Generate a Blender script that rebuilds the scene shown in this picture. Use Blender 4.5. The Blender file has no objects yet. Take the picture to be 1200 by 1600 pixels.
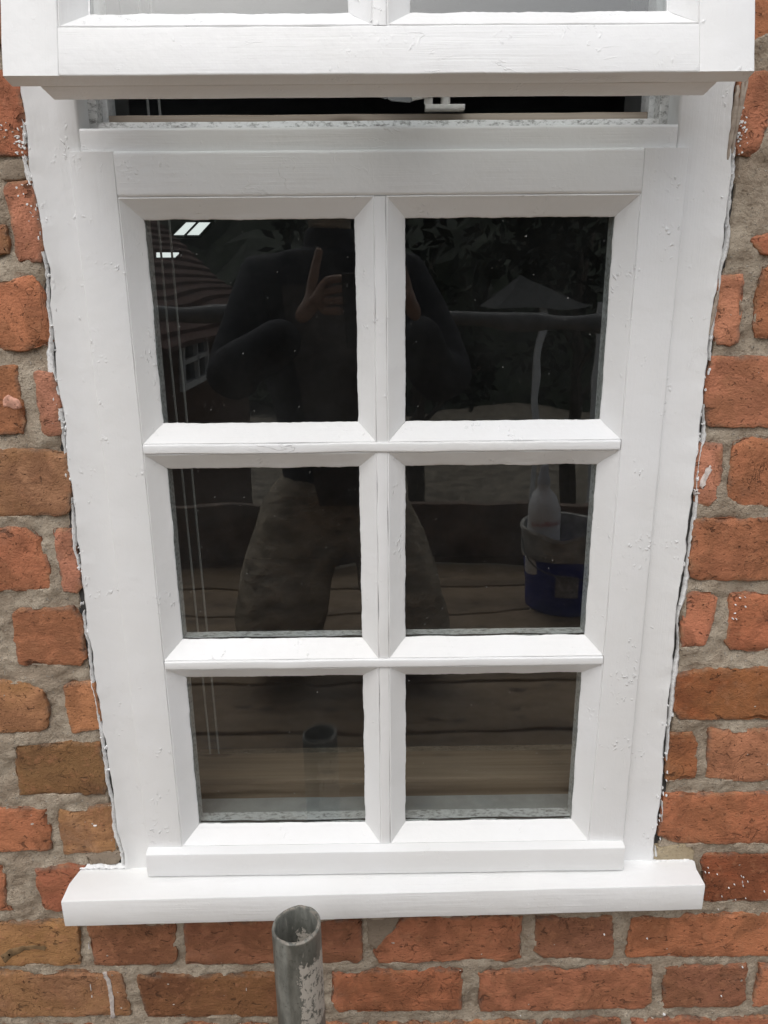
import bpy, math, random
import numpy as np
from mathutils import Vector, Matrix, noise as mnoise
from mathutils.geometry import delaunay_2d_cdt
R = math.radians
rnd = random.Random(7)
S = bpy.context.scene
C = S.collection

# ------------------------------------------------------------------ camera, sky, sun, exposure
CAM = np.array([-0.00506, -0.74375, 0.66824])
PITCH, YAW, ROLL, FOC = 0.287567, -0.008227, -0.008552, 1200.3      # focal length in pixels of a 1200 px wide frame
fw = np.array([0, math.cos(PITCH), -math.sin(PITCH)]); up = np.array([0, math.sin(PITCH), math.cos(PITCH)]); rt = np.array([1., 0, 0])
ZR = np.array([[math.cos(YAW), -math.sin(YAW), 0], [math.sin(YAW), math.cos(YAW), 0], [0, 0, 1]])
fw, up, rt = ZR @ fw, ZR @ up, ZR @ rt
rt, up = math.cos(ROLL) * rt + math.sin(ROLL) * up, -math.sin(ROLL) * rt + math.cos(ROLL) * up
cd = bpy.data.cameras.new('camera'); cam = bpy.data.objects.new('camera', cd); C.objects.link(cam)
cam.matrix_world = Matrix([[rt[i], up[i], -fw[i], CAM[i]] for i in range(3)] + [[0, 0, 0, 1]])
cd.sensor_fit = 'HORIZONTAL'; cd.sensor_width = 36; cd.lens = 36 * FOC / 1200; cd.clip_start = 0.01; cd.clip_end = 500
S.camera = cam

w = bpy.data.worlds.new('World'); S.world = w; w.use_nodes = True
nt = w.node_tree; nt.nodes.clear()
sky = nt.nodes.new('ShaderNodeTexSky'); sky.sky_type = 'NISHITA'; sky.sun_disc = False
SUN_EL, SUN_AZ = 58, 200          # degrees; azimuth measured clockwise from +Y (the wall faces -Y)
sky.sun_elevation = R(SUN_EL); sky.sun_rotation = R(SUN_AZ); sky.air_density = 1.0; sky.dust_density = 3.0; sky.ozone_density = 1.0
hs = nt.nodes.new('ShaderNodeHueSaturation'); hs.inputs['Saturation'].default_value = 0.30
bg = nt.nodes.new('ShaderNodeBackground'); bg.inputs['Strength'].default_value = 0.13
wo = nt.nodes.new('ShaderNodeOutputWorld')
nt.links.new(sky.outputs[0], hs.inputs['Color']); nt.links.new(hs.outputs[0], bg.inputs['Color']); nt.links.new(bg.outputs[0], wo.inputs['Surface'])
sl = bpy.data.lights.new('sun', 'SUN'); sl.energy = 0.6; sl.angle = R(70); sl.color = (1, .985, .965)
so = bpy.data.objects.new('sun', sl); C.objects.link(so)
sd = Vector((math.sin(R(SUN_AZ)) * math.cos(R(SUN_EL)), math.cos(R(SUN_AZ)) * math.cos(R(SUN_EL)), math.sin(R(SUN_EL))))
so.rotation_euler = (-sd).to_track_quat('-Z', 'Y').to_euler()
S.view_settings.view_transform = 'Standard'; S.view_settings.look = 'None'; S.view_settings.gamma = 1
S.view_settings.use_curve_mapping = False; S.view_settings.exposure = 0.47

# ------------------------------------------------------------------ helpers
def at(px, py, y):
    """point on the plane at depth y that the photograph shows at this pixel"""
    d = fw + rt * (px - 600) / FOC - up * (py - 800) / FOC
    p = CAM + d * ((y - CAM[1]) / d[1])
    return p
def n3(x, y, z, f, seed=0):
    return mnoise.noise(Vector((x * f + seed * 13.7, y * f + seed * 5.1, z * f - seed * 7.3)))
def tag(o, label=None, cat=None, group=None, kind=None):
    if label: o['label'] = label
    if cat: o['category'] = cat
    if group: o['group'] = group
    if kind: o['kind'] = kind
    return o
def empty(name, loc, label, cat, group=None):
    o = bpy.data.objects.new(name, None); o.empty_display_size = .1; o.location = loc; C.objects.link(o)
    return tag(o, label, cat, group)

class MB:
    def __init__(s): s.v = []; s.f = []; s.uv = []; s.at = {}
    def add(s, vs, fs, uvs=None):
        b = len(s.v); s.v += [tuple(map(float, p)) for p in vs]
        s.uv += list(uvs) if uvs else [(p[0], p[2]) for p in vs]
        s.f += [tuple(i + b for i in f) for f in fs]
    def box(s, a, b):
        x0, y0, z0 = a; x1, y1, z1 = b
        vs = [(x0,y0,z0),(x1,y0,z0),(x1,y1,z0),(x0,y1,z0),(x0,y0,z1),(x1,y0,z1),(x1,y1,z1),(x0,y1,z1)]
        s.add(vs, [(0,3,2,1),(4,5,6,7),(0,1,5,4),(1,2,6,5),(2,3,7,6),(3,0,4,7)])
    def sweep(s, prof, n, fn, s0, s1, jit=.0003, jf=35, seed=0, cap=True):
        """closed profile swept along an axis: fn(t,p,q) gives the point, s0/s1 the ends (numbers, or functions of p,q for mitres)"""
        f0 = s0 if callable(s0) else (lambda p, q: s0); f1 = s1 if callable(s1) else (lambda p, q: s1)
        m = len(prof); per = [0]
        for i in range(1, m): per.append(per[-1] + math.dist(prof[i], prof[i-1]))
        vs, uvs, fs = [], [], []
        for k in range(n + 1):
            for i, (p, q) in enumerate(prof):
                a, b = f0(p, q), f1(p, q); t = a + (b - a) * k / n
                P = np.array(fn(t, p, q), float)
                if jit:
                    P = P + jit * np.array([n3(*P, jf, seed), n3(*P, jf, seed + 1), n3(*P, jf, seed + 2)])
                vs.append(P); uvs.append((t, per[i] + seed * .37))
        for k in range(n):
            for i in range(m):
                j = (i + 1) % m
                fs.append((k*m+i, k*m+j, (k+1)*m+j, (k+1)*m+i))
        if cap: fs += [tuple(range(m))[::-1], tuple(n*m + i for i in range(m))]
        s.add(vs, fs, uvs)
    def tube(s, pts, r, n=12, cap=True):
        pts = [Vector(p) for p in pts]; vs = []; rr = r if isinstance(r, (list, tuple)) else [r] * len(pts)
        u = None
        for k, p in enumerate(pts):
            d = (pts[min(k+1, len(pts)-1)] - pts[max(k-1, 0)]).normalized()
            if u is None: u = d.orthogonal().normalized()
            u = (u - d * u.dot(d)).normalized(); v = d.cross(u)
            for i in range(n):
                a = 2*math.pi*i/n; vs.append(p + (u*math.cos(a) + v*math.sin(a)) * rr[k])
        fs = [(k*n+i, k*n+(i+1)%n, (k+1)*n+(i+1)%n, (k+1)*n+i) for k in range(len(pts)-1) for i in range(n)]
        if cap: fs += [tuple(range(n))[::-1], tuple((len(pts)-1)*n+i for i in range(n))]
        s.add(vs, fs)
    def lathe(s, prof, c, n=32, closed=False):
        m = len(prof); vs = [(c[0]+r*math.cos(2*math.pi*i/n), c[1]+r*math.sin(2*math.pi*i/n), c[2]+z) for r, z in prof for i in range(n)]
        fs = [(k*n+i, k*n+(i+1)%n, ((k+1)%m)*n+(i+1)%n, ((k+1)%m)*n+i) for k in range(m if closed else m-1) for i in range(n)]
        s.add(vs, fs)
    def build(s, name, mat, parent=None, smooth=30, fix=True):
        me = bpy.data.meshes.new(name); me.from_pydata(s.v, [], s.f); me.materials.append(mat)
        ul = me.uv_layers.new(name='UVMap')
        li = np.empty(len(me.loops), int); me.loops.foreach_get('vertex_index', li)
        ul.data.foreach_set('uv', np.array(s.uv, float)[li].ravel())
        for k, a in s.at.items():
            A = me.attributes.new(k, 'FLOAT', 'POINT'); A.data.foreach_set('value', a)
        if fix:
            import bmesh
            bm = bmesh.new(); bm.from_mesh(me); bmesh.ops.recalc_face_normals(bm, faces=bm.faces); bm.to_mesh(me); bm.free()
        if smooth:
            me.polygons.foreach_set('use_smooth', [True] * len(me.polygons)); me.set_sharp_from_angle(angle=R(smooth))
        o = bpy.data.objects.new(name, me); C.objects.link(o)
        if parent: o.parent = parent
        return o

def rr(p0, p1, q0, q1, r=.0015, n=3):
    out = []
    for cx, cy, a0 in ((p1-r, q1-r, 0), (p0+r, q1-r, 90), (p0+r, q0+r, 180), (p1-r, q0+r, 270)):
        for k in range(n + 1):
            a = R(a0 + 90*k/n); out.append((cx + r*math.cos(a), cy + r*math.sin(a)))
    return out

# ------------------------------------------------------------------ materials
class N:
    def __init__(s, name):
        s.m = bpy.data.materials.new(name); s.m.use_nodes = True; s.t = s.m.node_tree; s.t.nodes.clear()
        s.out = s.n('ShaderNodeOutputMaterial')
    def n(s, ty, ins=None, **kw):
        o = s.t.nodes.new(ty)
        for k, v in kw.items(): setattr(o, k, v)
        for k, v in (ins or {}).items():
            if hasattr(v, 'is_output') : s.t.links.new(v, o.inputs[k])
            elif hasattr(v, 'outputs'): s.t.links.new(v.outputs[0], o.inputs[k])
            else:
                i = o.inputs[k]
                i.default_value = (*v, 1) if isinstance(v, tuple) and len(v) == 3 and i.type == 'RGBA' else v
        return o
    def co(s, kind='Object'): return s.n('ShaderNodeTexCoord').outputs[kind]
    def map(s, v, scale): return s.n('ShaderNodeMapping', {'Vector': v, 'Scale': scale}).outputs[0]
    def noise(s, v, scale, detail=4, rough=.55, dist=0): return s.n('ShaderNodeTexNoise', {'Vector': v, 'Scale': scale, 'Detail': detail, 'Roughness': rough, 'Distortion': dist}).outputs[0]
    def ramp(s, f, a, b, lo=0., hi=1.):
        return s.n('ShaderNodeMapRange', {'Value': f, 'From Min': a, 'From Max': b, 'To Min': lo, 'To Max': hi}, interpolation_type='SMOOTHSTEP').outputs[0]
    def mix(s, f, a, b):
        o = s.t.nodes.new('ShaderNodeMix'); o.data_type = 'RGBA'
        for k, v in ((0, f), (6, a), (7, b)):
            if hasattr(v, 'is_output'): s.t.links.new(v, o.inputs[k])
            else: o.inputs[k].default_value = (*v, 1) if isinstance(v, tuple) and len(v) == 3 else v
        return o.outputs[2]
    def ma(s, op, a, b=0.):
        o = s.n('ShaderNodeMath', operation=op)
        for k, v in ((0, a), (1, b)):
            if hasattr(v, 'is_output'): s.t.links.new(v, o.inputs[k])
            else: o.inputs[k].default_value = v
        return o.outputs[0]
    def bump(s, h, dist, strength=1.0, normal=None):
        ins = {'Height': h, 'Distance': dist, 'Strength': strength}
        if normal is not None: ins['Normal'] = normal
        return s.n('ShaderNodeBump', ins).outputs[0]
    def bsdf(s, col, rough, normal=None, spec=.5, metal=0., **kw):
        ins = {'Base Color': col, 'Roughness': rough, 'Metallic': metal, 'Specular IOR Level': spec}
        if normal is not None: ins['Normal'] = normal
        ins.update(kw)
        b = s.n('ShaderNodeBsdfPrincipled', ins); s.t.links.new(b.outputs[0], s.out.inputs['Surface']); return s.m

def paint(name, grain=1.0, wrinkle=.5, blobs=1.0, dirt=0., seed=0):
    g = N(name); uv = g.co('UV'); ob = g.co('Object')
    ob = g.n('ShaderNodeVectorMath', {0: ob, 1: (seed*1.3, seed*.7, seed*2.1)}, operation='ADD').outputs[0]
    fine = g.noise(g.map(uv, (14, 900, 1)), 1, 5, .6)
    broad = g.noise(g.map(uv, (5, 190, 1)), 1, 3)
    patch = g.ramp(g.noise(ob, 9, 2), .42, .62)                    # brush grain telegraphs through in patches
    grn = g.ma('MULTIPLY', g.ma('ADD', fine, g.ma('MULTIPLY', broad, 1.2)), g.ma('ADD', .25, patch))
    orange = g.noise(ob, 160, 3)
    slow = g.noise(ob, 28, 2)
    rid = g.noise(g.map(uv, (13, 34, 1)), 1, 4, .6, 1.1)                               # wrinkle ridges of old paint below
    rid = g.ramp(g.ma('ABSOLUTE', g.ma('SUBTRACT', rid, .5)), .0, .012, 1., 0.)
    rid = g.ma('MULTIPLY', rid, g.ramp(g.noise(ob, 12, 3, .6), .54, .70))
    obw = g.n('ShaderNodeVectorMath', {0: ob, 1: g.n('ShaderNodeVectorMath', {0: g.n('ShaderNodeTexNoise', {'Vector': ob, 'Scale': 120., 'Detail': 3.}).outputs[1], 1: (.012, .012, .012)}, operation='MULTIPLY').outputs[0]}, operation='ADD').outputs[0]
    vo = g.n('ShaderNodeTexVoronoi', {'Vector': g.map(obw, (1, 1, .6)), 'Scale': 230}, feature='F1').outputs['Distance']
    bl = g.ma('MULTIPLY', g.ramp(vo, .0, .42, 1., 0.), g.ramp(g.noise(ob, 21, 3, .7), .54, .66))
    vo2 = g.n('ShaderNodeTexVoronoi', {'Vector': obw, 'Scale': 60}, feature='F1').outputs['Distance']
    bl2 = g.ma('MULTIPLY', g.ramp(vo2, .0, .13, 1., 0.), g.ramp(g.noise(ob, 13, 1), .56, .68))
    h = g.ma('ADD', g.ma('MULTIPLY', grn, .22*grain), g.ma('MULTIPLY', orange, .28))
    h = g.ma('ADD', h, g.ma('MULTIPLY', slow, .8)); h = g.ma('ADD', h, g.ma('MULTIPLY', g.ramp(g.noise(ob, 75, 3, .6), .35, .75), .12))
    h = g.ma('ADD', h, g.ma('MULTIPLY', rid, .45*wrinkle))
    h = g.ma('ADD', h, g.ma('MULTIPLY', g.ma('ADD', bl, g.ma('MULTIPLY', bl2, .8)), 1.0*blobs))
    nrm = g.bump(h, .00085)
    thin = g.ramp(g.noise(ob, 5, 4, .6), .35, .7)
    col = g.mix(thin, (.815, .812, .795), (.85, .852, .848))
    if dirt:
        d = g.ma('MULTIPLY', g.ramp(g.noise(g.map(ob, (130, 270, 270)), 1, 6, .75), .46, .66), dirt)
        col = g.mix(d, col, (.16, .15, .135))
    return g.bsdf(col, g.ramp(orange, .3, .7, .33, .5), nrm, .45)
M_PAINT = paint('white_gloss_paint', 1.0, .35, .9)
M_PAINT_RAIL = paint('white_paint_wrinkled', 1.3, 1.1, .5, seed=3)
M_PAINT_SMOOTH = paint('white_paint_fresh', .8, .15, .45, seed=5)
M_PAINT_SILL = paint('white_paint_grained', 2.4, .2, .3, seed=8)
M_PAINT_OLD = paint('white_paint_weathered', 1.2, .8, .8, dirt=.35, seed=11)
M_PAINT_INNER = paint('dirty_inner_paint', .8, .6, .8, dirt=.8, seed=14)

def mk_brick():
    g = N('clay_brick'); ob = g.co('Object'); oi = g.n('ShaderNodeObjectInfo')
    ofs = g.n('ShaderNodeVectorMath', {0: ob, 1: g.n('ShaderNodeCombineXYZ', {0: g.ma('MULTIPLY', oi.outputs['Random'], 9.), 1: g.ma('MULTIPLY', oi.outputs['Random'], 5.)}).outputs[0]}, operation='ADD').outputs[0]
    base = oi.outputs['Color']; sand = oi.outputs['Alpha']
    e = g.n('ShaderNodeAttribute', attribute_name='edge').outputs['Fac']
    m1 = g.noise(ofs, 26, 6, .65, .6); m2 = g.noise(ofs, 90, 5, .7); fi = g.noise(ofs, 520, 3, .6)
    st = g.noise(g.map(ofs, (30, 30, 260)), 1, 4, .6)
    col = g.mix(g.ramp(m1, .38, .60, .0, .72), base, g.mix(.68, base, (.13, .055, .028)))
    sandm = g.ma('MULTIPLY', sand, g.ramp(g.noise(ofs, 11, 3, .6), .38, .6))
    col = g.mix(sandm, col, (.36, .19, .075))
    col = g.mix(g.ramp(m2, .52, .68, 0, .5), col, (.44, .20, .105))
    col = g.mix(g.ramp(st, .56, .75, 0, .34), col, (.10, .05, .03))
    pits = g.ramp(g.noise(g.map(ofs, (75, 75, 105)), 1, 3, .6, .8), .635, .69)
    pits2 = g.ramp(g.noise(g.map(ofs, (260, 260, 330)), 1, 2, .5), .66, .72)
    pit = g.ma('MAXIMUM', pits, g.ma('MULTIPLY', pits2, .8))
    crack = g.noise(ofs, 24, 3, .5, 2.2); crack = g.ramp(g.ma('ABSOLUTE', g.ma('SUBTRACT', crack, .5)), .0, .007, 1., 0.)
    crack = g.ma('MULTIPLY', crack, g.ramp(g.noise(ofs, 13, 1), .55, .62))
    pit = g.ma('MAXIMUM', pit, g.ma('MULTIPLY', crack, .8))
    col = g.mix(g.ma('MULTIPLY', pit, .55), col, (.045, .026, .018))
    em = g.ma('MULTIPLY', g.ma('POWER', e, 1.4), g.ramp(g.noise(ofs, 70, 4, .7), .38, .62))
    col = g.mix(g.ma('MULTIPLY', em, .75), col, g.mix(g.ramp(g.noise(ofs, 45, 2), .45, .6), (.17, .13, .10), (.36, .21, .12)))
    spk = g.ramp(g.noise(ofs, 160, 1, .3), .80, .83)
    col = g.mix(g.ma('MULTIPLY', spk, .85), col, (.62, .58, .52))
    bloom = g.ramp(g.noise(ofs, 8, 5, .7), .6, .78, 0, .3)
    col = g.mix(bloom, col, (.42, .30, .23))
    h = g.ma('ADD', g.ma('MULTIPLY', fi, .6), g.ma('MULTIPLY', m2, 1.3))
    h = g.ma('ADD', h, g.ma('MULTIPLY', m1, 1.7)); h = g.ma('SUBTRACT', h, g.ma('MULTIPLY', pit, .8)); h = g.ma('ADD', h, g.ma('MULTIPLY', spk, .4))
    return g.bsdf(col, .9, g.bump(h, .0020), .25)
M_BRICK = mk_brick()

def mk_mortar(name, a, b, dk, grit=1.):
    g = N(name); ob = g.co('Object')
    n1 = g.noise(ob, 22, 6, .65); n2 = g.noise(ob, 170, 5, .7); n3_ = g.noise(ob, 600, 3, .6)
    col = g.mix(g.ramp(n1, .35, .65), a, b)
    col = g.mix(g.ramp(n2, .5, .75, 0, .75), col, dk)
    gr = g.ramp(g.noise(ob, 330, 1, .3), .68, .73)
    col = g.mix(g.ma('MULTIPLY', gr, .6*grit), col, (.5, .45, .38))
    moss = g.ma('MULTIPLY', g.ramp(g.noise(ob, 34, 4, .7), .6, .7), g.ramp(g.noise(ob, 5, 1), .5, .65))
    col = g.mix(g.ma('MULTIPLY', moss, .4*grit), col, (.10, .09, .03))
    h = g.ma('ADD', g.ma('MULTIPLY', n3_, .6), g.ma('MULTIPLY', n2, 1.6)); h = g.ma('ADD', h, g.ma('MULTIPLY', n1, 1.0)); h = g.ma('ADD', h, g.ma('MULTIPLY', gr, .8))
    return g.bsdf(col, .95, g.bump(h, .0022 * (.4 + .6*grit)), .2)
M_MORTAR = mk_mortar('lime_mortar', (.37, .295, .22), (.50, .425, .33), (.17, .13, .092))
M_PATCH = mk_mortar('smooth_mortar', (.27, .215, .16), (.31, .25, .19), (.2, .16, .12), .2)
M_CREAM = mk_mortar('cream_mortar', (.40, .32, .21), (.45, .37, .25), (.25, .19, .12), .3)

def mk_glass():
    g = N('window_glass'); ob = g.co('Object'); geo = g.n('ShaderNodeNewGeometry')
    ior = g.ma('ADD', g.ma('MULTIPLY', geo.outputs['Backfacing'], 1/1.72 - 1.72), 1.72)
    wav = g.bump(g.noise(ob, 7, 2), .0006)
    fr = g.n('ShaderNodeFresnel', {'IOR': ior})
    gl = g.n('ShaderNodeBsdfGlossy', {'Roughness': 0.0, 'Color': (1, 1, 1), 'Normal': wav})
    tr = g.n('ShaderNodeBsdfTransparent', {'Color': (.90, .92, .915)})
    mx = g.n('ShaderNodeMixShader', {0: fr, 1: tr, 2: gl})
    dust = g.ramp(g.noise(ob, 520, 0, .3),  .89, .92)
    film = g.ramp(g.noise(ob, 9, 4, .6), .3, .8, .002, .010)
    df = g.n('ShaderNodeBsdfDiffuse', {'Color': (.75, .75, .72)})
    m2 = g.n('ShaderNodeMixShader', {0: g.ma('MAXIMUM', g.ma('MULTIPLY', dust, .5), film), 1: mx, 2: df})
    g.t.links.new(m2.outputs[0], g.out.inputs['Surface']); return g.m
M_GLASS = mk_glass()

def plain(name, col, rough=.6, nf=40, amt=.25, bump=.0005, metal=0., spec=.4, stretch=(1, 1, 1)):
    g = N(name); ob = g.map(g.co('Object'), stretch)
    n1 = g.noise(ob, nf, 5, .6)
    c2 = tuple(c * (1 - amt) for c in col); c3 = tuple(min(1, c * (1 + amt)) for c in col)
    return g.bsdf(g.mix(g.ramp(n1, .3, .7), c2, c3), rough, g.bump(n1, bump) if bump else None, spec, metal)

M_GRIME_SHADE = plain('black_grime_and_shade', (.05, .048, .045), .9, 120, .4, .0004)  # grime under the panes, and the painted-in shade of the joint crack
def mk_wood(name, a, b, knot):
    g = N(name); ob = g.co('Object')
    d = g.noise(g.map(ob, (1.5, 16, 16)), 1, 3)
    gr = g.noise(g.map(ob, (4, 120, 120)), 1, 5, .6, .4)
    col = g.mix(g.ramp(gr, .3, .7), a, b); col = g.mix(g.ramp(d, .45, .7, 0, .5), col, knot)
    kv = g.n('ShaderNodeTexVoronoi', {'Vector': g.map(ob, (7, 19, 19)), 'Scale': 1.0}, feature='F1').outputs['Distance']
    k = g.ramp(kv, .10, .2, 1., 0.); col = g.mix(g.ma('MULTIPLY', k, .8), col, knot)
    return g.bsdf(col, .7, g.bump(gr, .0006), .3)
M_PINE = mk_wood('pine_board', (.30, .215, .14), (.39, .295, .205), (.11, .075, .055))
M_SCAF = mk_wood('weathered_board', (.27, .195, .125), (.38, .28, .18), (.10, .07, .05))
M_BARE = mk_wood('bare_grey_wood', (.30, .24, .19), (.46, .39, .32), (.12, .085, .06))

# ------------------------------------------------------------------ ground and house shell
mb = MB(); mb.add([(-150,-300,-3.3),(150,-300,-3.3),(150,.3,-3.3),(-150,.3,-3.3)], [(0,1,2,3)])
tag(mb.build('ground', plain('earth_and_grass', (.21, .18, .135), .95, 3, .4, 0), smooth=0), kind='structure')
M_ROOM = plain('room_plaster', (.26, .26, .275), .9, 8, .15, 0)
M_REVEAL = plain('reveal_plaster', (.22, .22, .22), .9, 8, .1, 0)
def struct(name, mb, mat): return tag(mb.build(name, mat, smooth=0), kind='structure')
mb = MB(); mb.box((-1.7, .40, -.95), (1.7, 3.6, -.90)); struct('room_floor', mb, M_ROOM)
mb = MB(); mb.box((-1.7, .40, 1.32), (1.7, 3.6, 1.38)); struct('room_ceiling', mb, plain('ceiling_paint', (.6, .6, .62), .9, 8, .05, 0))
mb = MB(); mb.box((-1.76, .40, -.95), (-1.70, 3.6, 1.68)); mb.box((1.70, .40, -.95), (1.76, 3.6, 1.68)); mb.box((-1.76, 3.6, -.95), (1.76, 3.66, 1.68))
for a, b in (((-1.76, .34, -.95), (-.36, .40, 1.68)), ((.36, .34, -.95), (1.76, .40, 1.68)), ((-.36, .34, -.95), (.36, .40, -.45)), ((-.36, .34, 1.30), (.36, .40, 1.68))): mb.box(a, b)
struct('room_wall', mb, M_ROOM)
mb = MB()
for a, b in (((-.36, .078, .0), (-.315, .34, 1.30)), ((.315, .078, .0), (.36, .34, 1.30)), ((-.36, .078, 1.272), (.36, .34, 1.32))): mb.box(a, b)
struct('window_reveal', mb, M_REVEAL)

# ------------------------------------------------------------------ brick wall
wall = empty('brick_wall', (0, 0, -.35), 'weathered red brick wall with crumbling grey mortar around the white window', 'wall')
WO = Vector((0, 0, .35))          # children are written in world coordinates and shifted by this
def wchild(mb, name, mat, **k):
    mb.v = [(x, y, z + .35) for x, y, z in mb.v]; return mb.build(name, mat, wall, **k)
OR, RD, BR, YB, DK, LO, TAN = (.58,.235,.125,.15), (.51,.195,.102,.1), (.40,.205,.115,.45), (.50,.25,.12,.8), (.35,.145,.083,.1), (.62,.27,.165,.05), (.42,.205,.108,.5)
BRK = [  # outline in photograph pixels (placed on the wall plane), tone
 ([(-120,-45),(34,-45),(34,70),(-120,75)], DK), ([(-120,107),(26,106),(35,165),(42,243),(-120,246)], RD),
 ([(5,291),(12,285),(49,283),(53,305),(60,330),(67,360),(69,386),(64,411),(29,410),(22,385),(15,345)], LO),
 ([(-120,345),(9,350),(15,398),(-120,402)], BR),
 ([(-120,441),(0,441),(50,429),(60,440),(77,498),(80,540),(40,548),(-120,546)], OR),
 ([(-120,572),(26,571),(38,665),(34,678),(-120,680)], RD), ([(51,581),(82,580),(90,615),(98,668),(94,680),(66,684),(60,640)], LO),
 ([(-120,704),(60,702),(103,708),(112,788),(104,805),(-120,806)], BR),
 ([(-120,826),(48,825),(62,842),(75,880),(82,918),(50,925),(-120,925)], RD), ([(83,828),(110,828),(120,870),(127,920),(120,928),(98,925),(90,890)], LO),
 ([(17,960),(28,950),(112,951),(127,972),(133,1030),(124,1041),(28,1040),(21,990)], RD),
 ([(-120,1065),(42,1066),(66,1080),(76,1110),(74,1140),(50,1145),(-120,1145)], YB), ([(98,1072),(146,1064),(155,1100),(157,1140),(112,1147),(102,1110)], OR),
 ([(20,1164),(156,1161),(167,1232),(162,1242),(30,1243),(25,1208)], (.20,.12,.055,.4)),
 ([(-120,1264),(74,1262),(80,1328),(-120,1335)], RD), ([(90,1263),(128,1266),(172,1257),(183,1325),(176,1333),(100,1336),(92,1298)], YB),
 ([(-120,1355),(4,1352),(10,1412),(20,1423),(-120,1428)], RD), ([(53,1360),(135,1352),(145,1420),(70,1425),(58,1390)], RD),
 ([(-120,1443),(118,1440),(128,1500),(124,1510),(-120,1511)], YB), ([(137,1446),(272,1443),(276,1500),(270,1508),(148,1509)], DK),
 ([(287,1442),(566,1439),(566,1498),(558,1505),(290,1508)], DK),
 ([(630,1436),(818,1433),(813,1470),(816,1500),(790,1504),(755,1500),(655,1506),(592,1506),(583,1490)], RD),
 ([(838,1436),(958,1434),(960,1493),(954,1500),(850,1498),(833,1488)], DK), ([(983,1434),(1210,1428),(1330,1425),(1330,1495),(980,1497)], RD),
 ([(-120,1522),(190,1520),(205,1588),(-120,1592)], TAN), ([(214,1526),(500,1522),(506,1588),(230,1590),(219,1560)], (.235,.10,.048,.3)),
 ([(520,1521),(723,1516),(722,1579),(530,1583),(518,1568)], RD), ([(746,1519),(880,1514),(1020,1511),(1018,1568),(1008,1577),(750,1582)], RD),
 ([(1038,1512),(1170,1508),(1166,1563),(1154,1575),(1035,1576)], DK), ([(1188,1510),(1350,1507),(1350,1572),(1176,1573)], OR),
 ([(-120,1608),(150,1605),(160,1680),(-120,1680)], RD), ([(170,1606),(420,1602),(425,1680),(176,1680)], OR),
 ([(436,1603),(575,1600),(580,1680),(440,1680)], RD), ([(590,1600),(838,1596),(838,1680),(592,1680)], OR), ([(850,1595),(972,1593),(972,1680),(850,1680)], DK),
 ([(986,1593),(1090,1592),(1330,1588),(1330,1680),(985,1680)], RD),
 ([(1140,-40),(1330,-40),(1330,48),(1202,57),(1178,66),(1140,66)], OR),
 ([(1153,114),(1203,111),(1202,180),(1192,222),(1184,243),(1151,242),(1150,200)], OR),
 ([(1226,112),(1340,110),(1340,230),(1222,236)], RD),
 ([(1172,373),(1198,366),(1330,360),(1330,398),(1190,398),(1178,388)], RD),
 ([(1126,432),(1163,428),(1162,470),(1155,536),(1122,540),(1114,522),(1116,470)], LO), ([(1192,415),(1330,410),(1330,528),(1182,528),(1178,505),(1186,450)], RD),
 ([(1112,557),(1200,556),(1330,555),(1330,665),(1140,669),(1106,665),(1099,640),(1106,590)], OR),
 ([(1092,695),(1130,694),(1130,735),(1122,780),(1108,792),(1086,785),(1086,730)], LO), ([(1148,692),(1165,686),(1330,686),(1330,790),(1152,791),(1137,778),(1140,740)], RD),
 ([(1084,812),(1200,808),(1330,806),(1330,905),(1130,908),(1078,903),(1080,860)], RD),
 ([(1076,926),(1112,923),(1121,936),(1114,975),(1105,1010),(1064,1014),(1067,970)], OR), ([(1143,929),(1330,924),(1330,1018),(1142,1018),(1133,1003)], RD),
 ([(1059,1056),(1100,1046),(1330,1038),(1330,1123),(1140,1125),(1060,1125),(1052,1108)], (.37,.125,.048,.3)),
 ([(1046,1147),(1083,1145),(1091,1170),(1088,1218),(1042,1224),(1040,1190)], (.38,.15,.065,.3)), ([(1110,1143),(1330,1139),(1330,1220),(1142,1222),(1104,1215),(1106,1170)], OR),
 ([(1037,1243),(1200,1240),(1330,1238),(1330,1318),(1062,1320),(1028,1308),(1033,1280)], RD),
 ([(1094,1336),(1330,1331),(1330,1408),(1102,1410),(1100,1370)], (.35,.105,.048,0.)),
]
def poly_pts(pl, y=0.0):
    return [(float(p[0]), float(p[2])) for p in (at(a, b, y) for a, b in pl)]
def resample(P, step):
    out = []
    n = len(P)
    for i in range(n):
        a, b = np.array(P[i]), np.array(P[(i+1) % n]); L = np.linalg.norm(b - a); k = max(1, int(round(L / step)))
        out += [a + (b - a) * t / k for t in range(k)]
    return np.array(out)
def area(P): x, z = P[:,0], P[:,1]; return .5 * np.sum(x*np.roll(z,-1) - np.roll(x,-1)*z)
def offset(P, d):
    T = np.roll(P, -1, 0) - np.roll(P, 1, 0); T /= np.linalg.norm(T, axis=1)[:, None] + 1e-9
    return P + np.c_[-T[:,1], T[:,0]] * np.reshape(d, (-1, 1))            # inwards for a counter-clockwise outline
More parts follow.
